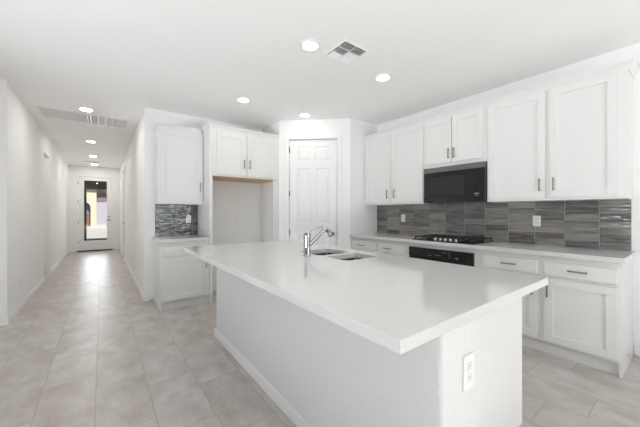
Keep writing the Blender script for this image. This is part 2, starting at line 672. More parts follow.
# ------------------------------------------------------------------ door_1: glazed entry door
def entry_door():
    r = structure(bpy.data.objects.new('door_1', None), 'white full-glass entry door at the far end of the hall', 'door')
    C.objects.link(r)
    r.location = ((EDX0 + EDX1) / 2, YE, 0)
    w2 = (EDX1 - EDX0) / 2
    b = MB()
    b.box(-w2, -w2 + 0.028, 0.0, 0.11, 0.02, EDZ, 0.002, 1).box(w2 - 0.028, w2, 0.0, 0.11, 0.02, EDZ, 0.002, 1)
    b.box(-w2 + 0.028, w2 - 0.028, 0.0, 0.11, EDZ - 0.028, EDZ, 0.002, 1)
    b.build('door_frame', M['trim'], r)
    MB().box(-w2, w2, -0.02, 0.12, 0.001, 0.035, 0.003, 1).build('threshold', M['bronze'], r)
    d2 = w2 - 0.031
    gx0, gx1, gz0, gz1 = -0.288, 0.302, 0.34, 2.285
    b = MB()
    y0, y1 = 0.03, 0.074
    z0, z1 = 0.038, EDZ - 0.032
    b.box(-d2, gx0, y0, y1, z0, z1).box(gx1, d2, y0, y1, z0, z1).box(gx0, gx1, y0, y1, z0, gz0).box(gx0, gx1, y0, y1, gz1, z1)
    leaf = b.build('door_leaf', M['door'], r)
    b = MB()
    g = 0.022
    for q in ((gx0 - g, gx0, gz0 - g, gz1 + g), (gx1, gx1 + g, gz0 - g, gz1 + g), (gx0, gx1, gz0 - g, gz0), (gx0, gx1, gz1, gz1 + g)):
        b.box(q[0], q[1], 0.02, 0.03, q[2], q[3], 0.003, 1)
    b.build('glazing_bead', M['door'], leaf)
    MB().box(gx0, gx1, 0.048, 0.056, gz0, gz1).build('glass_pane', M['glass'], r)
    b = MB().lathe([(0.028, 0), (0.028, 0.008), (0.012, 0.012), (0.012, 0.04)], (d2 - 0.07, 0.03, 1.0), 20, 'Y')
    b.tube([(d2 - 0.07, -0.01, 1.0), (d2 - 0.12, -0.014, 1.0), (d2 - 0.18, -0.01, 0.998)], [0.009, 0.009, 0.007])
    b.build('lever_handle', M['pull'], r, True)
    MB().lathe([(0.027, 0), (0.027, 0.012), (0.02, 0.02)], (d2 - 0.07, 0.03, 1.12), 20, 'Y').build('deadbolt', M['pull'], r, True)
    for z in (0.3, 0.95, 1.6, 2.2):
        MB().box(-d2 - 0.004, -d2 + 0.012, 0.018, 0.030, z - 0.05, z + 0.05, 0.002, 1).build('hinge', M['pull'], r)


entry_door()


# ------------------------------------------------------------------ door_2: pantry door on the diagonal wall
def six_panel(b, x0, x1, z0, z1, yb, yf):
    wd = x1 - x0
    a, c = 0.115, 0.075
    pw = (wd - 2 * a - c) / 2
    cuts = []
    for px in (x0 + a, x0 + a + pw + c):
        for q in ((0.24, 0.935), (1.075, 1.955), (2.075, 2.305)):
            cuts.append((px, px + pw, z0 + q[0], z0 + q[1]))
    b.panel(x0, x1, z0, z1, yb, yf, cuts, 0.009, 0.008, raised=0.022)


def pantry_door():
    r = structure(bpy.data.objects.new('door_2', None), 'white six-panel pantry door on the diagonal corner wall', 'door')
    C.objects.link(r)
    r.location = (P[1].x, P[1].y, 0)
    r.rotation_euler = (0, 0, DROT)
    b = MB()
    j = 0.013
    b.box(K0 + 0.001, K0 + j, 0.0, T, 0.001, KZ - 0.001).box(K1 - j, K1 - 0.001, 0.0, T, 0.001, KZ - 0.001).box(K0 + j, K1 - j, 0.0, T, KZ - j, KZ - 0.001)
    s = 0.03
    b.box(K0 + j, K0 + j + 0.012, 0.056, 0.09, 0.001, KZ - j).box(K1 - j - 0.012, K1 - j, 0.056, 0.09, 0.001, KZ - j).box(K0 + j, K1 - j, 0.056, 0.09, KZ - j - 0.012, KZ - j)
    b.build('door_jamb', M['trim'], r)
    b = MB()
    cw = 0.057
    for x0, x1, z0, z1 in ((K0 - cw + .005, K0 + .005, 0.0005, KZ + cw - .005), (K1 - .005, K1 + cw - .005, 0.0005, KZ + cw - .005), (K0 + .005, K1 - .005, KZ - .005, KZ + cw - .005)):
        b.box(x0, x1, -0.016, -0.0005, z0, z1, 0.004, 2)
    b.build('casing', M['trim'], r)
    b = MB()
    six_panel(b, K0 + j + 0.003, K1 - j - 0.005, 0.008, KZ - j - 0.006, 0.052, 0.017)
    leaf = b.build('door_leaf', M['door'], r)
    for z in (0.94, 1.56, 2.26, 0.25):
        MB().box(K0 + 0.008, K0 + 0.020, -0.004, 0.014, z - 0.045, z + 0.045, 0.002, 1).build('hinge', M['steel'], r)
    b = MB().lathe([(0.030, 0), (0.030, 0.006), (0.014, 0.012), (0.012, 0.030), (0.022, 0.038), (0.028, 0.050), (0.026, 0.062), (0.012, 0.068)],
                   (K1 - 0.072, 0.017, 0.925), 24, 'Y')
    b.build('door_knob', M['pull'], r, True)


pantry_door()


# ------------------------------------------------------------------ door_3: room door on the right of the hall
def hall_door():
    r = structure(bpy.data.objects.new('door_3', None), 'white closed room door on the right side of the hall', 'door')
    C.objects.link(r)
    r.location = (XHR, HD0, 0)
    r.rotation_euler = (0, 0, PI / 2)     # local x -> world +Y, front (-y) -> world +X
    wd = HD1 - HD0
    b = MB()
    for x0, x1, z0, z1 in ((-0.057, 0.003, 0.001, HDZ + 0.055), (wd - .003, wd + 0.057, 0.001, HDZ + 0.055), (0.003, wd - 0.003, HDZ - 0.003, HDZ + 0.055)):
        b.box(x0, x1, 0.0005, 0.016, z0, z1, 0.004, 1)
    b.build('casing', M['trim'], r)
    b = MB().box(0.001, 0.015, -0.118, 0, 0.001, HDZ - .001).box(wd - 0.015, wd - .001, -0.118, 0, 0.001, HDZ - .001).box(0.015, wd - 0.015, -0.118, 0, HDZ - 0.015, HDZ - .001)
    b.build('door_jamb', M['trim'], r)
    MB().box(0.018, wd - 0.018, -0.09, -0.055, 0.008, HDZ - 0.018).build('door_leaf', M['door'], r)
    MB().lathe([(0.028, 0), (0.012, -0.012), (0.024, -0.04), (0.012, -0.058)], (wd - 0.08, -0.055, 0.95), 20, 'Y').build('door_knob', M['pull'], r, True)


hall_door()


# ------------------------------------------------------------------ cabinets
def pull(parent, x, z, yf, vertical=True, L=0.125):
    """bar pull in front of a door face at y = yf"""
    b = MB()
    h = L / 2
    if vertical:
        for s in (-1, 1):
            b.box(x - 0.005, x + 0.005, yf - 0.028, yf, z + s * (h - 0.012) - 0.005, z + s * (h - 0.012) + 0.005, 0.0015, 1)
        b.box(x - 0.006, x + 0.006, yf - 0.035, yf - 0.025, z - h, z + h, 0.0025, 2)
    else:
        for s in (-1, 1):
            b.box(x + s * (h - 0.012) - 0.005, x + s * (h - 0.012) + 0.005, yf - 0.028, yf, z - 0.005, z + 0.005, 0.0015, 1)
        b.box(x - h, x + h, yf - 0.035, yf - 0.025, z - 0.006, z + 0.006, 0.0025, 2)
    return b.build('handle', M['pull'], parent)


RAIL = 0.062


def shaker(root, x0, x1, z0, z1, yf, handle=None, name='door', raised_cut=True):
    b = MB()
    if raised_cut:
        cuts = [(x0 + RAIL, x1 - RAIL, z0 + RAIL, z1 - RAIL)]
        b.panel(x0, x1, z0, z1, yf + 0.02, yf, cuts, 0.012, 0.0012)
    else:
        b.box(x0, x1, yf, yf + 0.02, z0, z1, 0.004, 2)
    d = b.build(name, M['cabinet'], root)
    if handle:
        pull(d, handle[0], handle[1], yf, handle[2])
    return d


def base_cabinet(label, loc, rot, wd, fronts, dep=0.606, right_panel=False, left_panel=False, group=None, body=None):
    r = thing('base_cabinet', label, 'base cabinet', loc, rot, group)
    b = MB()
    t = 0.018
    # carcass with face frame; toe space under it
    b.box(0, wd, -dep, 0, 0.105, 0.874)
    if left_panel:
        b.box(0, t, -dep, 0, 0, 0.105)
    if right_panel:
        b.box(wd - t, wd, -dep, 0, 0, 0.105)
    b.build('carcass', M['cabinet'], r)
    MB().box(t if left_panel else 0, wd - (t if right_panel else 0), -dep + 0.035, -dep + 0.05, 0.0, 0.105).build('toe_kick', M['toe'], r)
    for f in fronts:
        kind, x0, x1, z0, z1 = f[:5]
        shaker(r, x0, x1, z0, z1, -dep - 0.0205, f[5] if len(f) > 5 else None, kind, kind == 'door')
    return r


def wall_cabinet(label, loc, rot, wd, hgt, fronts, dep=0.309, name='wall_cabinet', group=None, under=None):
    r = thing(name, label, 'wall cabinet', loc, rot, group)
    b = MB().box(0, wd, -dep, 0, 0, hgt)
    b.build('carcass', M['cabinet'], r)
    if under:
        MB().box(0.02, wd - 0.02, -dep + 0.02, -0.005, -0.006, -0.0002).build('underside', under, r)
    for f in fronts:
        shaker(r, *f[:4], -dep - 0.0205, f[4] if len(f) > 4 else None)
    return r


XG = XR - 0.001     # cabinets stop a hair off the wall
ZU, ZT = 1.374, 2.44
# --- base run on the range wall (local x = left-edge Y minus Y)
DZ0, DZ1, PZ0, PZ1 = 0.705, 0.822, 0.125, 0.680
y0 = 3.325
base_cabinet('white drawer base cabinet with two drawer fronts in the pantry corner', (XG, y0, 0), RIGHT, y0 - 2.275,
             [('drawer', 0.02, 0.535, DZ0, DZ1, (0.262, 0.765, False)), ('drawer', 0.565, 0.995, DZ0, DZ1, (0.745, 0.765, False)),
              ('door', 0.02, 0.535, PZ0, PZ1, (0.495, 0.59, True)), ('door', 0.565, 0.995, PZ0, PZ1, (0.605, 0.59, True))], left_panel=True)
y0 = 2.274
ob = thing('oven_cabinet', 'white base cabinet surround framing the black built-in oven', 'base cabinet', (XG, y0, 0), RIGHT)
wd = y0 - 1.372
OX0, OX1 = 0.030, 0.833          # oven bay, local x
b = MB().box(0, OX0, -0.606, 0, 0, 0.874).box(OX1, wd, -0.606, 0, 0, 0.874).box(OX0, OX1, -0.606, 0, 0.826, 0.874).box(OX0, OX1, -0.606, 0, 0.105, 0.125)
b.build('carcass', M['cabinet'], ob)
MB().box(OX0, OX1, -0.57, -0.555, 0, 0.105).build('toe_kick', M['toe'], ob)
y0 = 1.371
base_cabinet('white base cabinet with drawer and door just right of the oven', (XG, y0, 0), RIGHT, y0 - 0.869,
             [('drawer', 0.030, 0.484, DZ0, DZ1, (0.26, 0.768, False)), ('door', 0.030, 0.484, PZ0, PZ1, (0.449, 0.575, True))])
y0 = 0.868
base_cabinet('white base cabinet with drawer and door at the open right end of the counter', (XG, y0, 0), RIGHT, y0 - 0.357,
             [('drawer', 0.033, 0.487, DZ0, DZ1, (0.262, 0.768, False)), ('door', 0.033, 0.487, PZ0, PZ1, (0.060, 0.578, True))], right_panel=True)
# --- upper run on the range wall
HZ = 0.152
dz0, dz1 = 0.026, ZT - ZU - 0.008
y0 = 3.325
wall_cabinet('white two-door wall cabinet nearest the pantry corner', (XG, y0, ZU), RIGHT, y0 - 2.2185, ZT - ZU,
             [(0.03, 0.530, dz0, dz1, (0.492, HZ, True)), (0.585, 1.085, dz0, dz1, (0.622, HZ, True))])
y0 = 2.2180
wall_cabinet('white short two-door wall cabinet above the microwave', (XG, y0, 1.832), RIGHT, y0 - 1.4405, ZT - 1.832,
             [(0.022, 0.372, 0.045, ZT - 1.832 - 0.008, (0.346, 0.15, True)), (0.386, 0.735, 0.045, ZT - 1.832 - 0.008, (0.412, 0.15, True))])
y0 = 1.4400
wall_cabinet('white tall two-door wall cabinet right of the microwave', (XG, y0, ZU), RIGHT, y0 - 0.357, ZT - ZU,
             [(0.018, 0.533, dz0, dz1, (0.492, HZ, True)), (0.566, 1.026, dz0, dz1, (0.602, HZ, True))])


# --- crown mouldings
def crown(label, loc, rot, x0, x1, dep, left, right, z=0.0, lback=0.0, rback=0.0, ext=0.034, hgt=0.062):
    prof = [(0.001, 0.0), (0.007, 0.0), (0.009, 0.016), (0.022, 0.036), (ext - 0.002, 0.046), (ext, 0.047), (ext, hgt), (0.001, hgt)]
    bm_ = MB()
    rows = []
    for o, h in prof:
        xl = x0 - (o if left else 0)
        xr = x1 + (o if right else 0)
        row = []
        if left:
            row.append((xl, -lback, z + h))
        row += [(xl, -dep - o, z + h), (xr, -dep - o, z + h)]
        if right:
            row.append((xr, -rback, z + h))
        rows.append([bm_.bm.verts.new(p) for p in row])
    n = len(rows)
    for i in range(n):
        a, c = rows[i], rows[(i + 1) % n]
        for k in range(len(a) - 1):
            bm_.bm.faces.new((a[k], a[k + 1], c[k + 1], c[k]))
    bm_.bm.faces.new([r[0] for r in rows])
    bm_.bm.faces.new([r[-1] for r in rows][::-1])
    bmesh.ops.recalc_face_normals(bm_.bm, faces=bm_.bm.faces[:])
    return tag(bm_.build('crown_molding', M['cabinet'], None, False, loc, rot), label, 'crown molding')


crown('long white crown molding along the range wall cabinets', (XG, 3.325, ZT - 0.006), RIGHT, 0.0, 3.325 - 0.357, 0.3095, False, True)

# --- small counter and upper, left of the fridge alcove
YG = YK - 0.001
base_cabinet('white base cabinet under the small counter left of fridge alcove', (0.590, YG, 0), 0, 1.1895 - 0.590,
             [('drawer', 0.025, 0.575, DZ0, DZ1, (0.30, 0.765, False)), ('door', 0.025, 0.575, PZ0, PZ1, (0.545, 0.57, True))], left_panel=True)
wall_cabinet('white single-door wall cabinet above the small tiled counter', (0.600, YG, ZU), 0, 1.1895 - 0.600, ZT - ZU - 0.03,
             [(0.025, 0.570, 0.026, ZT - ZU - 0.05, (0.535, 0.25, True))])
crown('short white crown molding on the single-door wall cabinet', (0.600, YG, ZT - 0.036), 0, 0.0, 1.1895 - 0.600 - 0.036, 0.3095, True, False)

# --- fridge surround
tag(MB().box(1.1900, 1.2320, 4.115, YG, 0.0, ZT, 0.002, 1).build('fridge_panel', M['cabinet']),
    'tall white side panel left of the empty fridge alcove', 'cabinet panel')
tag(MB().box(2.178, 2.2750, 4.115, 4.135, 0.0, 1.770, 0.002, 1).build('filler_strip', M['cabinet']),
    'white upright filler strip right of the empty fridge alcove', 'filler strip')
wall_cabinet('white deep two-door cabinet above the fridge alcove with bare wood underside', (1.2325, YG, 1.776), 0, 2.2750 - 1.2325, ZT - 1.776,
             [(0.052, 0.478, 0.022, ZT - 1.776 - 0.04, (0.448, 0.195, True)), (0.505, 0.945, 0.022, ZT - 1.776 - 0.04, (0.535, 0.195, True))],
             dep=0.610, under=M['wood'])
crown('white crown molding wrapped over the fridge alcove cabinet', (1.190, YG, ZT - 0.006), 0, 0.0, 2.2750 - 1.190, 0.6115, True, False, lback=0.346)


# ------------------------------------------------------------------ countertops
def slab(name, label, pts, z0, z1, holes=(), material=None):
    bm_ = bmesh.new()

    def loop(ps):
        v = [bm_.verts.new((p[0], p[1], z1)) for p in ps]
        return [bm_.edges.new((v[i], v[(i + 1) % len(v)])) for i in range(len(v))]
    es = loop(pts)
    for hole in holes:
        es += loop(hole)
    bmesh.ops.triangle_fill(bm_, use_beauty=True, use_dissolve=False, edges=es)
    top = bm_.faces[:]
    r = bmesh.ops.extrude_face_region(bm_, geom=top)
    for v in [g for g in r['geom'] if isinstance(g, bmesh.types.BMVert)]:
        v.co.z = z0
    bmesh.ops.recalc_face_normals(bm_, faces=bm_.faces[:])
    # ease the horizontal border edges
    eb = [e for e in bm_.edges if len(e.link_faces) == 2 and abs(e.link_faces[0].normal.z) + abs(e.link_faces[1].normal.z) > 0.9
          and abs(e.link_faces[0].normal.dot(e.link_faces[1].normal)) < 0.3]
    bmesh.ops.bevel(bm_, geom=eb, offset=0.003, segments=2, affect='EDGES', profile=0.5)
    mb = MB()
    mb.bm.free()
    mb.bm = bm_
    return tag(mb.build(name, material or M['quartz']), label, 'countertop')


def rrect(x0, x1, y0, y1, r, n=6):
    out = []
    for cx, cy, a0 in ((x1 - r, y1 - r, 0), (x0 + r, y1 - r, 90), (x0 + r, y0 + r, 180), (x1 - r, y0 + r, 270)):
        for i in range(n + 1):
            a = math.radians(a0 + 90 * i / n)
            out.append((cx + r * math.cos(a), cy + r * math.sin(a)))
    return out


CZ0, CZ1 = 0.8745, 0.914
rect = lambda x0, x1, y0, y1: [(x0, y0), (x1, y0), (x1, y1), (x0, y1)]
slab('countertop', 'long pale quartz countertop with cooktop along the range wall', rect(3.095, XG, 0.338, 3.326), CZ0, CZ1)
slab('countertop', 'small pale quartz countertop left of the fridge alcove', rect(0.572, 1.1893, 4.072, YG), CZ0, CZ1)
IX0, IX1, IY0, IY1 = 0.637, 1.879, 0.485, 3.098
SX0, SX1, SY0, SY1 = 1.385, 1.725, 1.515, 2.155
DV0, DV1 = 1.770, 1.818       # strip of quartz between the two bowls
slab('countertop', 'large white quartz island countertop in the foreground with sink cutout', rect(IX0, IX1, IY0, IY1), CZ0, CZ1,
     [rrect(SX0, SX1, SY0, DV0, 0.045), rrect(SX0, SX1, DV1, SY1, 0.045)])


# ------------------------------------------------------------------ backsplashes
def backsplash(label, loc, rot, length, joints, z0, z1, rows, material):
    r = thing('backsplash', label, 'backsplash', loc, rot)
    MB().box(0, length, -0.004, 0, z0, z1).build('grout_bed', M['grout'], r)
    b = MB()
    rh = (z1 - z0) / rows
    g = 0.0014
    xs = [0] + joints + [length]
    for i in range(len(xs) - 1):
        for j in range(rows):
            b.box(xs[i] + 0.0028, xs[i + 1] - 0.0028, -0.011 - random.uniform(0, 0.0012), -0.0035, z0 + j * rh + g * 0.5, z0 + (j + 1) * rh - g * 0.5, 0.0018, 1)
            # slight hand-made tilt of every tile
    return b.build('tiles', material, r)


ys = [3.326 - (0.575 + 0.2535 * k) for k in range(11)]
ys = sorted(v for v in ys if 0.03 < v < 2.96)
bs_tiles = backsplash('long grey stacked-tile backsplash behind the cooktop', (XG, 3.326, 0), RIGHT, 3.326 - 0.366, ys, CZ1 + 0.001, ZU - 0.001, 7, M['splash'])
backsplash('small glossy grey tile backsplash above the small counter', (0.603, YG, 0), 0, 1.1890 - 0.603, [0.258, 0.508], CZ1 + 0.001, ZU - 0.001, 7, M['splash_gloss'])


# ------------------------------------------------------------------ outlets and switches
def outlet(label, loc, rot, z_size=0.115, x_size=0.072, kind='outlet', group=None):
    r = thing('wall_outlet' if kind == 'outlet' else 'light_switch', label, 'outlet' if kind == 'outlet' else 'switch', loc, rot, group)
    MB().box(-x_size / 2, x_size / 2, -0.006, 0, -z_size / 2, z_size / 2, 0.0025, 2).build('cover_plate', M['plastic'], r)
    if kind == 'outlet':
        for s in (-1, 1):
            p = MB().box(-0.017, 0.017, -0.0085, -0.0058, s * 0.021 - 0.015, s * 0.021 + 0.015, 0.001, 1).build('receptacle', M['plastic_dim'], r)
            b = MB()
            for dx in (-0.006, 0.006):
                b.box(dx - 0.0012, dx + 0.0012, -0.009, -0.0083, s * 0.021 - 0.002, s * 0.021 + 0.008)
            b.box(-0.002, 0.002, -0.009, -0.0083, s * 0.021 - 0.010, s * 0.021 - 0.006)
            b.build('slots', M['slot'], p)
    else:
        p = MB().box(-0.016, 0.016, -0.009, -0.0058, -0.033, 0.033, 0.001, 1).build('rocker', M['plastic_dim'], r)
    return r


XS = XG - 0.0125
outlet('white outlet on grey backsplash left of the cooktop', (XS, 2.785, 1.168), RIGHT)
outlet('white outlet on grey backsplash right of the microwave', (XS, 1.062, 1.166), RIGHT)
outlet('white outlet on the small glossy backsplash', (1.050, YG - 0.0125, 1.156), 0)
outlet('white outlet on the bare wall inside the fridge alcove', (1.817, YK - 0.0005, 1.145), 0)
outlet('white outlet low on the left hall wall', (XHL + 0.0005, 5.309, 0.36), PI / 2)
outlet('white outlet low on the right hall wall', (XHR - 0.0005, 6.458, 0.40), RIGHT)
outlet('white light switch on the right hall wall', (XHR - 0.0005, 5.301, 1.11), RIGHT, kind='switch')


# ------------------------------------------------------------------ island base
def island():
    r = thing('kitchen_island', 'white island base with textured knee wall under the large countertop', 'kitchen island', (0, 0, 0))
    kx0, kx1 = 0.921, 1.205
    ky0, ky1 = 0.527, 2.965
    # knee wall with rounded drywall corners
    b = MB()
    pts = []
    rr = 0.02
    for cx, cy, a0 in ((kx1 - 0.002, ky1 - 0.002, 0), (kx0 + rr, ky1 - rr, 90), (kx0 + rr, ky0 + rr, 180), (kx1 - 0.002, ky0 + 0.002, 270)):
        q = rr if cx < 1.0 else 0.002
        for i in range(7):
            a = math.radians(a0 + 15 * i)
            pts.append((cx + q * math.cos(a), cy + q * math.sin(a)))
    b.prism(pts, 0, CZ0 - 0.0005)
    b.build('knee_wall', M['texture'], r, True)
    b = MB()
    b.box(kx0 - BT, kx0 - 0.0003, ky0 - BT, ky1 + BT, 0.0, BH, 0.004, 1)
    b.box(kx0, kx1, ky0 - BT, ky0 - 0.0003, 0.0, BH, 0.004, 1)
    b.box(kx0, kx1, ky1 + 0.0003, ky1 + BT, 0.0, BH, 0.004, 1)
    b.build('baseboard', M['trim'], r)
    # sink cabinet carcass: open where the sink hangs
    cx0, cx1, cy0, cy1 = 1.206, 1.812, 0.600, 2.955
    b = MB()
    b.box(cx0, cx1, cy0, SY0 - 0.08, 0.105, CZ0 - 0.0005)
    b.box(cx0, cx1, SY1 + 0.08, cy1, 0.105, CZ0 - 0.0005)
    b.box(cx1 - 0.02, cx1, SY0 - 0.08, SY1 + 0.08, 0.105, CZ0 - 0.0005)
    b.box(cx0, cx1 - 0.02, SY0 - 0.08, SY1 + 0.08, 0.105, 0.125)
    b.build('carcass', M['cabinet'], r)
    MB().box(cx1 - 0.06, cx1 - 0.045, cy0, cy1, 0, 0.105).build('toe_kick', M['toe'], r)
    for ya, yb in ((0.588, 0.5995), (2.9555, 2.967)):
        b = MB().box(cx0, 1.832, ya, yb, 0.105, CZ0 - 0.0005).box(cx0, cx1 - 0.045, ya, yb, 0.0, 0.105)
        b.build('end_panel', M['cabinet'], r)
    # fronts face the range: build in a turned child frame
    yy = [0.605, 1.02, 1.42, 1.835, 2.25, 2.60, 2.95]
    for i in range(6):
        a0, a1 = yy[i] + 0.012, yy[i + 1] - 0.012
        b = MB()
        b.panel(a0, a1, PZ0, PZ1, 0.0198, 0, [(a0 + RAIL, a1 - RAIL, PZ0 + RAIL, PZ1 - RAIL)], 0.009, 0.002)
        d = b.build('door', M['cabinet'], r, False, (cx1 + 0.02, 0, 0), PI / 2)
        pull(d, a1 - 0.035 if i % 2 == 0 else a0 + 0.035, 0.60, 0)
        MB().box(a0, a1, 0, 0.0198, DZ0, DZ1, 0.004, 1).build('drawer_front', M['cabinet'], r, False, (cx1 + 0.02, 0, 0), PI / 2)
    return r


island()
outlet('white outlet on the near end of the island', (1.095, 0.5265, 0.662), 0, 0.128, 0.078)


# ------------------------------------------------------------------ sink and faucet
def sink():
    r = thing('sink', 'stainless double-bowl undermount sink in the island countertop', 'sink', ((SX0 + SX1) / 2, (SY0 + SY1) / 2, CZ0))
    ox, oy = (SX0 + SX1) / 2, (SY0 + SY1) / 2
    zt = -0.001
    dep = -0.20
    bowls = [(SX0 - 0.004, SX1 + 0.004, SY0 - 0.004, DV0 + 0.004), (SX0 - 0.004, SX1 + 0.004, DV1 - 0.004, SY1 + 0.004)]
    for q in bowls:
        bm_ = bmesh.new()
        rings = []
        for inset, z, rad in ((0.0, zt, 0.034), (0.004, -0.03, 0.034), (0.012, dep + 0.03, 0.034), (0.022, dep + 0.008, 0.04), (0.045, dep, 0.04)):
            rings.append([bm_.verts.new((p[0] - ox, p[1] - oy, z)) for p in rrect(q[0] + inset, q[1] - inset, q[2] + inset, q[3] - inset, rad)])
        # outer shell gives the sheet its thickness
        for inset, z, rad in ((0.03, dep - 0.003, 0.04), (-0.0015, dep + 0.02, 0.034), (-0.0015, zt, 0.034)):
            rings.append([bm_.verts.new((p[0] - ox, p[1] - oy, z)) for p in rrect(q[0] + inset, q[1] - inset, q[2] + inset, q[3] - inset, rad)])
        n = len(rings[0])
        inner, outer = rings[:5], rings[5:]
        for rr in (inner, outer):
            for a, c in zip(rr, rr[1:]):
                for i in range(n):
                    bm_.faces.new((a[i], a[(i + 1) % n], c[(i + 1) % n], c[i]))
        bm_.faces.new(inner[-1])
        bm_.faces.new(outer[0])
        for i in range(n):
            bm_.faces.new((inner[0][i], inner[0][(i + 1) % n], outer[-1][(i + 1) % n], outer[-1][i]))
        bmesh.ops.recalc_face_normals(bm_, faces=bm_.faces[:])
        mb = MB()
        mb.bm.free()
        mb.bm = bm_
        bowl = mb.build('bowl', M['steel'], r, True)
        cx, cy = (q[0] + q[1]) / 2 - ox, (q[2] + q[3]) / 2 - oy
        MB().lathe([(0.043, dep + 0.0005), (0.043, dep + 0.004), (0.034, dep + 0.005), (0.030, dep + 0.002)], (cx, cy, 0), 28).build('drain', M['chrome'], bowl, True)
    MB().box(SX0 - ox, SX1 - ox, DV0 + 0.0056 - oy, DV1 - 0.0056 - oy, -0.008, zt).build('divider', M['steel'], r)


sink()


def faucet():
    fx, fy = 1.302, 1.890
    r = thing('faucet', 'chrome single-lever pull-out faucet beside the island sink', 'faucet', (fx, fy, CZ1))
    MB().lathe([(0.034, 0.0005), (0.034, 0.004), (0.029, 0.007), (0.027, 0.012), (0.026, 0.08), (0.027, 0.135), (0.028, 0.150)], n=32).build('body', M['chrome'], r, True)
    MB().lathe([(0.028, 0.151), (0.0285, 0.168), (0.027, 0.178), (0.018, 0.182), (0.004, 0.183)], n=32).build('cap', M['chrome'], r, True)
    lv = MB().tube([(0.012, 0, 0.176), (0.045, -0.003, 0.196), (0.085, -0.007, 0.214), (0.120, -0.010, 0.224), (0.155, -0.014, 0.226)],
                   [0.008, 0.0075, 0.007, 0.0065, 0.005], 12, 0.6)
    lv.build('lever', M['chrome'], r, True)
    MB().tube([(0.012, 0, 0.078), (0.04, -0.004, 0.100), (0.085, -0.008, 0.135), (0.130, -0.012, 0.172), (0.158, -0.015, 0.194)],
              [0.016, 0.0155, 0.0145, 0.0145, 0.0155], 16).build('spout', M['chrome'], r, True)
    h = MB().tube([(0.1585, -0.015, 0.1945), (0.172, -0.0165, 0.203), (0.188, -0.018, 0.202), (0.202, -0.019, 0.190), (0.212, -0.020, 0.172), (0.219, -0.021, 0.152)],
                  [0.0165, 0.0175, 0.018, 0.0185, 0.019, 0.0195], 18).build('spray_head', M['chrome'], r, True)
    MB().tube([(0.2192, -0.021, 0.1515), (0.2215, -0.0212, 0.145)], [0.017, 0.016], 18).build('nozzle', M['black_matte'], h, True)


faucet()


# ------------------------------------------------------------------ microwave (over the range)
def microwave():
    y0 = 2.206
    wd = y0 - 1.446
    r = thing('microwave', 'black over-the-range microwave with steel top strip under the short cabinet', 'microwave', (XG, y0, 1.372), RIGHT)
    d = 0.352
    h = 0.456
    MB().box(0, wd, -d + 0.03, 0, 0.004, h, 0.002, 1).build('case', M['black_matte'], r)
    ht = 0.068
    b = MB().box(0, wd, -d - 0.006, -d + 0.0295, h - ht, h, 0.004, 2)
    v = b.build('top_trim', M['steel'], r)
    dr = MB().box(0.001, wd - 0.001, -d - 0.004, -d + 0.0295, 0.004, h - ht - 0.002, 0.003, 2).build('door', M['black'], r)
    MB().box(0.07, wd * 0.70, -d - 0.0046, -d - 0.0038, 0.085, h - ht - 0.06).build('viewing_window', M['window_dark'], dr)
    # pale pictograms on the touch panel
    for k in range(3):
        MB().box(wd - 0.112 + 0.02 * k, wd - 0.100 + 0.02 * k, -d - 0.0046, -d - 0.0038, 0.098, 0.107).build('touch_icon', M['mark'], dr)
    MB().box(wd - 0.104, wd - 0.070, -d - 0.0046, -d - 0.0038, 0.080, 0.084).build('touch_icon', M['mark'], dr)
    MB().box(0.05, wd - 0.05, -d + 0.05, -0.05, -0.001, 0.0038).build('grease_filter', M['steel'], r)


microwave()


# ------------------------------------------------------------------ gas cooktop
def cooktop():
    x0, x1, ya, yb = 3.150, 3.665, 1.452, 2.214
    cx, cy = (x0 + x1) / 2, (ya + yb) / 2
    r = thing('cooktop', 'black gas cooktop with five silver knobs set in the range counter', 'cooktop', (cx, cy, CZ1))
    W, D = (yb - ya) / 2, (x1 - x0) / 2
    MB().box(-D, D, -W, W, 0.0004, 0.010, 0.004, 2).build('glass_plate', M['black'], r)
    for px, py, rad in ((-0.09, -0.25, 0.045), (0.14, -0.25, 0.036), (-0.06, 0.25, 0.036), (0.14, 0.25, 0.045), (0.05, 0.0, 0.055)):
        q = MB().lathe([(rad, 0.010), (rad, 0.016), (rad * 0.8, 0.019), (rad * 0.8, 0.024)], (px, py, 0), 24).build('burner', M['black_matte'], r, True)
        MB().lathe([(rad * 0.82, 0.0242), (rad * 0.82, 0.030), (rad * 0.6, 0.032)], (px, py, 0), 24).build('burner_cap', M['iron'], q, True)
    for g0, g1, f0 in ((-W + 0.02, -0.130, -D + 0.03), (-0.126, 0.126, -D + 0.10), (0.130, W - 0.02, -D + 0.03)):
        b = MB()
        f1 = D - 0.02
        zb, zt, t = 0.034, 0.046, 0.007
        b.box(f0, f1, g0, g0 + 2 * t, zb, zt, 0.002, 1).box(f0, f1, g1 - 2 * t, g1, zb, zt, 0.002, 1)
        b.box(f0, f0 + 2 * t, g0, g1, zb, zt, 0.002, 1).box(f1 - 2 * t, f1, g0, g1, zb, zt, 0.002, 1)
        m_ = (g0 + g1) / 2
        b.box(f0, f1, m_ - t, m_ + t, zb, zt, 0.002, 1)
        for k in (0.28, 0.5, 0.72):
            q = f0 + (f1 - f0) * k
            b.box(q - t, q + t, g0, g1, zb, zt, 0.002, 1)
        for px in (f0 + t, f1 - t):
            for py in (g0 + t, g1 - t):
                b.box(px - t, px + t, py - t, py + t, 0.0101, zb + 0.002)
        b.build('grate', M['iron'], r)
    for k in range(5):
        py = 0.125 - 0.0625 * k - 0.043
        MB().lathe([(0.021, 0.0102), (0.021, 0.014), (0.0175, 0.016), (0.0165, 0.036), (0.0145, 0.039)], (-D + 0.035, py, 0), 24).build('knob', M['chrome'], r, True)


cooktop()


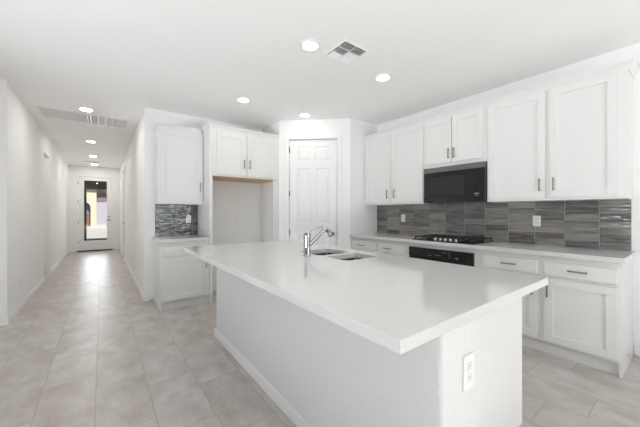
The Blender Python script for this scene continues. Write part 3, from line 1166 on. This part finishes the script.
# ------------------------------------------------------------------ built-in oven
def oven():
    y0 = 2.274 - OX0 - 0.003
    wd = OX1 - OX0 - 0.006
    r = thing('wall_oven', 'black built-in oven with control panel below the cooktop', 'oven', (XG, y0, 0), RIGHT)
    d = 0.606
    MB().box(0.006, wd - 0.006, -d + 0.002, -0.02, 0.1255, 0.822).build('case', M['black_matte'], r)
    cp = MB().box(0, wd, -d - 0.024, -d + 0.0015, 0.708, 0.8245, 0.004, 2).build('control_panel', M['black'], r)
    yf = -d - 0.0246
    for q in ((0.445, 0.50, 0.791, 0.795), (0.36, 0.44, 0.756, 0.759), (0.27, 0.31, 0.743, 0.746), (0.60, 0.64, 0.745, 0.750), (0.61, 0.635, 0.736, 0.739), (0.535, 0.538, 0.735, 0.80)):
        MB().box(q[0], q[1], yf, yf + 0.001, q[2], q[3]).build('panel_mark', M['mark_dim'], cp)
    dr = MB().box(0, wd, -d - 0.022, -d + 0.0015, 0.128, 0.702, 0.004, 2).build('door', M['black'], r)
    MB().box(0.09, wd - 0.09, -d - 0.0226, -d - 0.0215, 0.22, 0.56).build('oven_window', M['window_dark'], dr)
    b = MB().tube([(0.06, -d - 0.062, 0.655), (wd - 0.06, -d - 0.062, 0.655)], 0.011)
    for x in (0.09, wd - 0.09):
        b.tube([(x, -d - 0.02, 0.655), (x, -d - 0.062, 0.655)], 0.008)
    b.build('handle', M['steel'], dr, True)


oven()


# ------------------------------------------------------------------ ceiling lights and vents
def recessed(label, loc, lens):
    r = thing('recessed_light', label, 'ceiling light', loc, 0, 'recessed ceiling lights')
    n = 40
    MB().lathe([(0.078, -0.0005), (0.094, -0.0005), (0.094, -0.004), (0.088, -0.008), (0.076, -0.008), (0.073, -0.006)], n=n).build('trim_ring', M['plastic'], r, True)
    MB().lathe([(0.0725, -0.0035), (0.0725, -0.0055), (0.05, -0.0075), (0.01, -0.0082)], n=n).build('lens', lens, r, True)
    return r


rl = recessed('round recessed light left of the square ceiling vent', (1.472, 2.090, H), M['lens'])
for loc, lab in (((2.461, 2.104), 'round recessed light right of the square ceiling vent, over the range side'),
                 ((1.486, 3.636), 'round recessed light in front of the fridge alcove cabinet'),
                 ((2.462, 3.632), 'round recessed light just above the pantry door')):
    copy_thing(rl, (*loc, H), lab)
rh = recessed('recessed hall light nearest the kitchen, before the long grille', (-0.181, 5.340, H), M['lens_hall'])
for loc, lab in (((-0.187, 7.692), 'recessed hall light just past the long return grille'),
                 ((-0.193, 9.640), 'recessed hall light third along the hall, before the small register'),
                 ((-0.180, 11.25), 'recessed hall light closest to the entry door')):
    copy_thing(rh, (*loc, H), lab)


def louver(b, x0, x1, y0, y1, z, n, axis, tilt, bw=0.9):
    """tilted blades filling a cell; axis = direction blades run"""
    if axis == 'X':
        step = (y1 - y0) / n
    else:
        step = (x1 - x0) / n
    wv = step * bw / 2
    ca, sa = math.cos(tilt), math.sin(tilt)
    for i in range(n):
        c = (y0 if axis == 'X' else x0) + step * (i + 0.5)
        vs_ = []
        for su, sv in ((-1, -1), (1, -1), (1, 1), (-1, 1)):
            u, v = su * wv, sv * 0.0006
            p, q = c + u * ca - v * sa, z + u * sa + v * ca
            vs_.append((p, q))
        lo, hi = [], []
        for p, q in vs_:
            if axis == 'X':
                lo.append(b.bm.verts.new((x0, p, q)))
                hi.append(b.bm.verts.new((x1, p, q)))
            else:
                lo.append(b.bm.verts.new((p, y0, q)))
                hi.append(b.bm.verts.new((p, y1, q)))
        fs = [b.bm.faces.new(lo), b.bm.faces.new(hi[::-1])]
        for k in range(4):
            l = (k + 1) % 4
            fs.append(b.bm.faces.new((lo[k], lo[l], hi[l], hi[k])))
        bmesh.ops.recalc_face_normals(b.bm, faces=fs)


def ceiling_register():
    r = thing('ceiling_vent', 'square white ceiling vent with dark-backed louvres between the two front lights', 'vent', (1.806, 1.980, H))
    a = 0.152
    b = MB()
    f = 0.024
    for q in ((-a, a, -a, -a + f), (-a, a, a - f, a), (-a, -a + f, -a + f, a - f), (a - f, a, -a + f, a - f)):
        b.box(q[0], q[1], q[2], q[3], -0.007, -0.0004, 0.002, 1)
    b.build('frame', M['vent'], r)
    i = a - f
    MB().box(-i, i, -i, i, -0.0012, -0.0004).build('shade_sheet', M['void'], r)  # flat near-black sheet paints the shade behind the blades
    b = MB()
    b.box(-0.005, 0.005, -i, i, -0.010, -0.0012)
    b.box(-i, i, -0.045, -0.037, -0.010, -0.0012)
    b.box(-i, i, 0.040, 0.048, -0.010, -0.0012)
    b.build('divider', M['vent'], r)
    # blades: those leaning away from the view show the dark sheet between them
    t = math.radians(58)
    for x0, x1, ya, yb, ax, tl in ((-i, -0.005, -i, -0.045, 'Y', t), (-i, -0.005, -0.037, 0.040, 'Y', math.radians(62)), (-i, -0.005, 0.048, i, 'X', -math.radians(35)),
                                   (0.005, i, -i, -0.045, 'X', t), (0.005, i, -0.037, 0.040, 'Y', -math.radians(32)), (0.005, i, 0.048, i, 'X', -math.radians(35))):
        b = MB()
        louver(b, x0, x1, ya, yb, -0.0135, 6 if ax == 'Y' else 4, ax, tl, 0.82)
        b.build('louvers', M['vent'], r)


ceiling_register()


def return_grille():
    x0, x1, y0, y1 = -0.735, 0.352, 5.530, 6.120
    cx, cy = (x0 + x1) / 2, (y0 + y1) / 2
    r = thing('return_air_grille', 'long white return air grille across the hall ceiling', 'vent', (cx, cy, H))
    X, Y = (x1 - x0) / 2, (y1 - y0) / 2
    f = 0.026
    b = MB()
    for q in ((-X, X, -Y, -Y + f), (-X, X, Y - f, Y), (-X, -X + f, -Y + f, Y - f), (X - f, X, -Y + f, Y - f)):
        b.box(q[0], q[1], q[2], q[3], -0.012, -0.0004, 0.003, 1)
    b.build('frame', M['vent'], r)
    MB().box(-X + f, X - f, -Y + f, Y - f, -0.0012, -0.0004).build('filter', M['filter'], r)
    b = MB()
    louver(b, -X + f, X - f, -Y + f, Y - f, -0.006, 30, 'X', math.radians(40), 0.5)
    b.build('louvers', M['vent'], r)
    for px in (-0.18, -0.14, -0.045, 0.048, 0.13):
        dx = px - cx
        MB().box(dx - 0.006, dx + 0.006, -Y + f, Y - f, -0.0165, -0.0013, 0.001, 1).build('support_bar', M['plastic'], r)


return_grille()


def small_register():
    r = thing('ceiling_register', 'small white supply register on the ceiling near the entry door', 'vent', (-0.24, 10.72, H))
    b = MB()
    for q in ((-0.18, 0.18, -0.09, -0.065), (-0.18, 0.18, 0.065, 0.09), (-0.18, -0.155, -0.065, 0.065), (0.155, 0.18, -0.065, 0.065)):
        b.box(*q, -0.008, -0.0004, 0.002, 1)
    b.build('frame', M['vent'], r)
    MB().box(-0.155, 0.155, -0.065, 0.065, -0.0012, -0.0004).build('shade_sheet', M['void'], r)  # dark sheet painted in place of the register's shaded depth
    b = MB()
    louver(b, -0.155, 0.155, -0.065, 0.065, -0.009, 8, 'X', math.radians(50), 0.85)
    b.build('louvers', M['vent'], r)


small_register()

# ------------------------------------------------------------------ outdoors, seen through the entry door
structure(MB().box(-14, 14, YE + 0.14, 60, -0.14, -0.04).build('ground', M['concrete']), 'pale concrete drive outside the entry door', 'ground')
structure(MB().box(-14, 14, -16, YF - 0.2, -0.14, -0.04).build('patio_ground', M['concrete']), 'pale concrete patio behind the great room', 'ground')
pr = thing('porch_roof', 'dark brown porch roof seen through the entry door glass', 'porch', (0, YE + T, 0))
MB().box(-2.2, 2.2, 0.002, 3.0, 2.62, 2.74).build('soffit', M['porch'], pr)
MB().box(-2.2, 2.2, 3.0, 3.25, 2.20, 2.74, 0.01, 1).build('beam', M['porch'], pr)
b = MB()
b.lathe([(0.07, 2.612), (0.07, 2.6195)], (0.08, 1.5, 0), 20)
b.build('porch_light', M['plastic'], pr)
tag(MB().box(-0.60, -0.505, 14.99, 15.12, -0.04, 2.1995, 0.005, 1).build('porch_post', M['porch']), 'dark porch post at the left edge of the door glass', 'post')
hs = thing('neighbor_house', 'sunlit cream stucco house across the drive, through the door glass', 'house', (0, 34.0, -0.04))
b = MB()
b.box(-0.85, -0.42, 0, 0.6, 0, 3.6)
b.box(-4.2, -1.75, 0, 0.6, 0, 3.6)


def arch_pts(x0, x1, zs, rise, n=14):
    c, r = (x0 + x1) / 2, (x1 - x0) / 2
    return [(c - r * math.cos(PI * i / n), zs + rise * math.sin(PI * i / n)) for i in range(n + 1)]


def xz_prism(b, pts, y0, y1):
    f0 = [b.bm.verts.new((x, y0, z)) for x, z in pts]
    f1 = [b.bm.verts.new((x, y1, z)) for x, z in pts]
    fs = [b.bm.faces.new(f0), b.bm.faces.new(f1[::-1])]
    for i in range(len(pts)):
        j = (i + 1) % len(pts)
        fs.append(b.bm.faces.new((f0[i], f1[i], f1[j], f0[j])))
    bmesh.ops.recalc_face_normals(b.bm, faces=fs)


xz_prism(b, [(-1.75, 3.6)] + arch_pts(-1.75, -0.85, 1.72, 0.52) + [(-0.85, 3.6)], 0, 0.6)
b.build('wall', M['stucco'], hs)
MB().box(-1.85, -0.75, 0.62, 0.7, 1.15, 2.5).build('window', M['blue'], hs)
MB().box(-1.85, -0.75, 0.61, 0.75, 0, 1.149).build('low_wall', M['redwood'], hs)
MB().box(-0.419, 3.6, 0.5, 0.65, 0, 2.32).build('garage_door', M['garage'], hs)
b = MB()
xz_prism(b, arch_pts(-0.40, 0.62, 2.321, 0.80), 0.45, 0.649)
b.build('arched_transom', M['roof'], hs)
MB().box(-0.419, 3.6, 0.651, 1.2, 2.321, 3.6).build('upper_wall', M['brick'], hs)
b = MB()
b.prism([(-4.6, -0.5), (4.4, -0.5), (4.4, 6), (-4.6, 6)], 3.6, 3.8)
b.build('roof', M['roof'], hs)
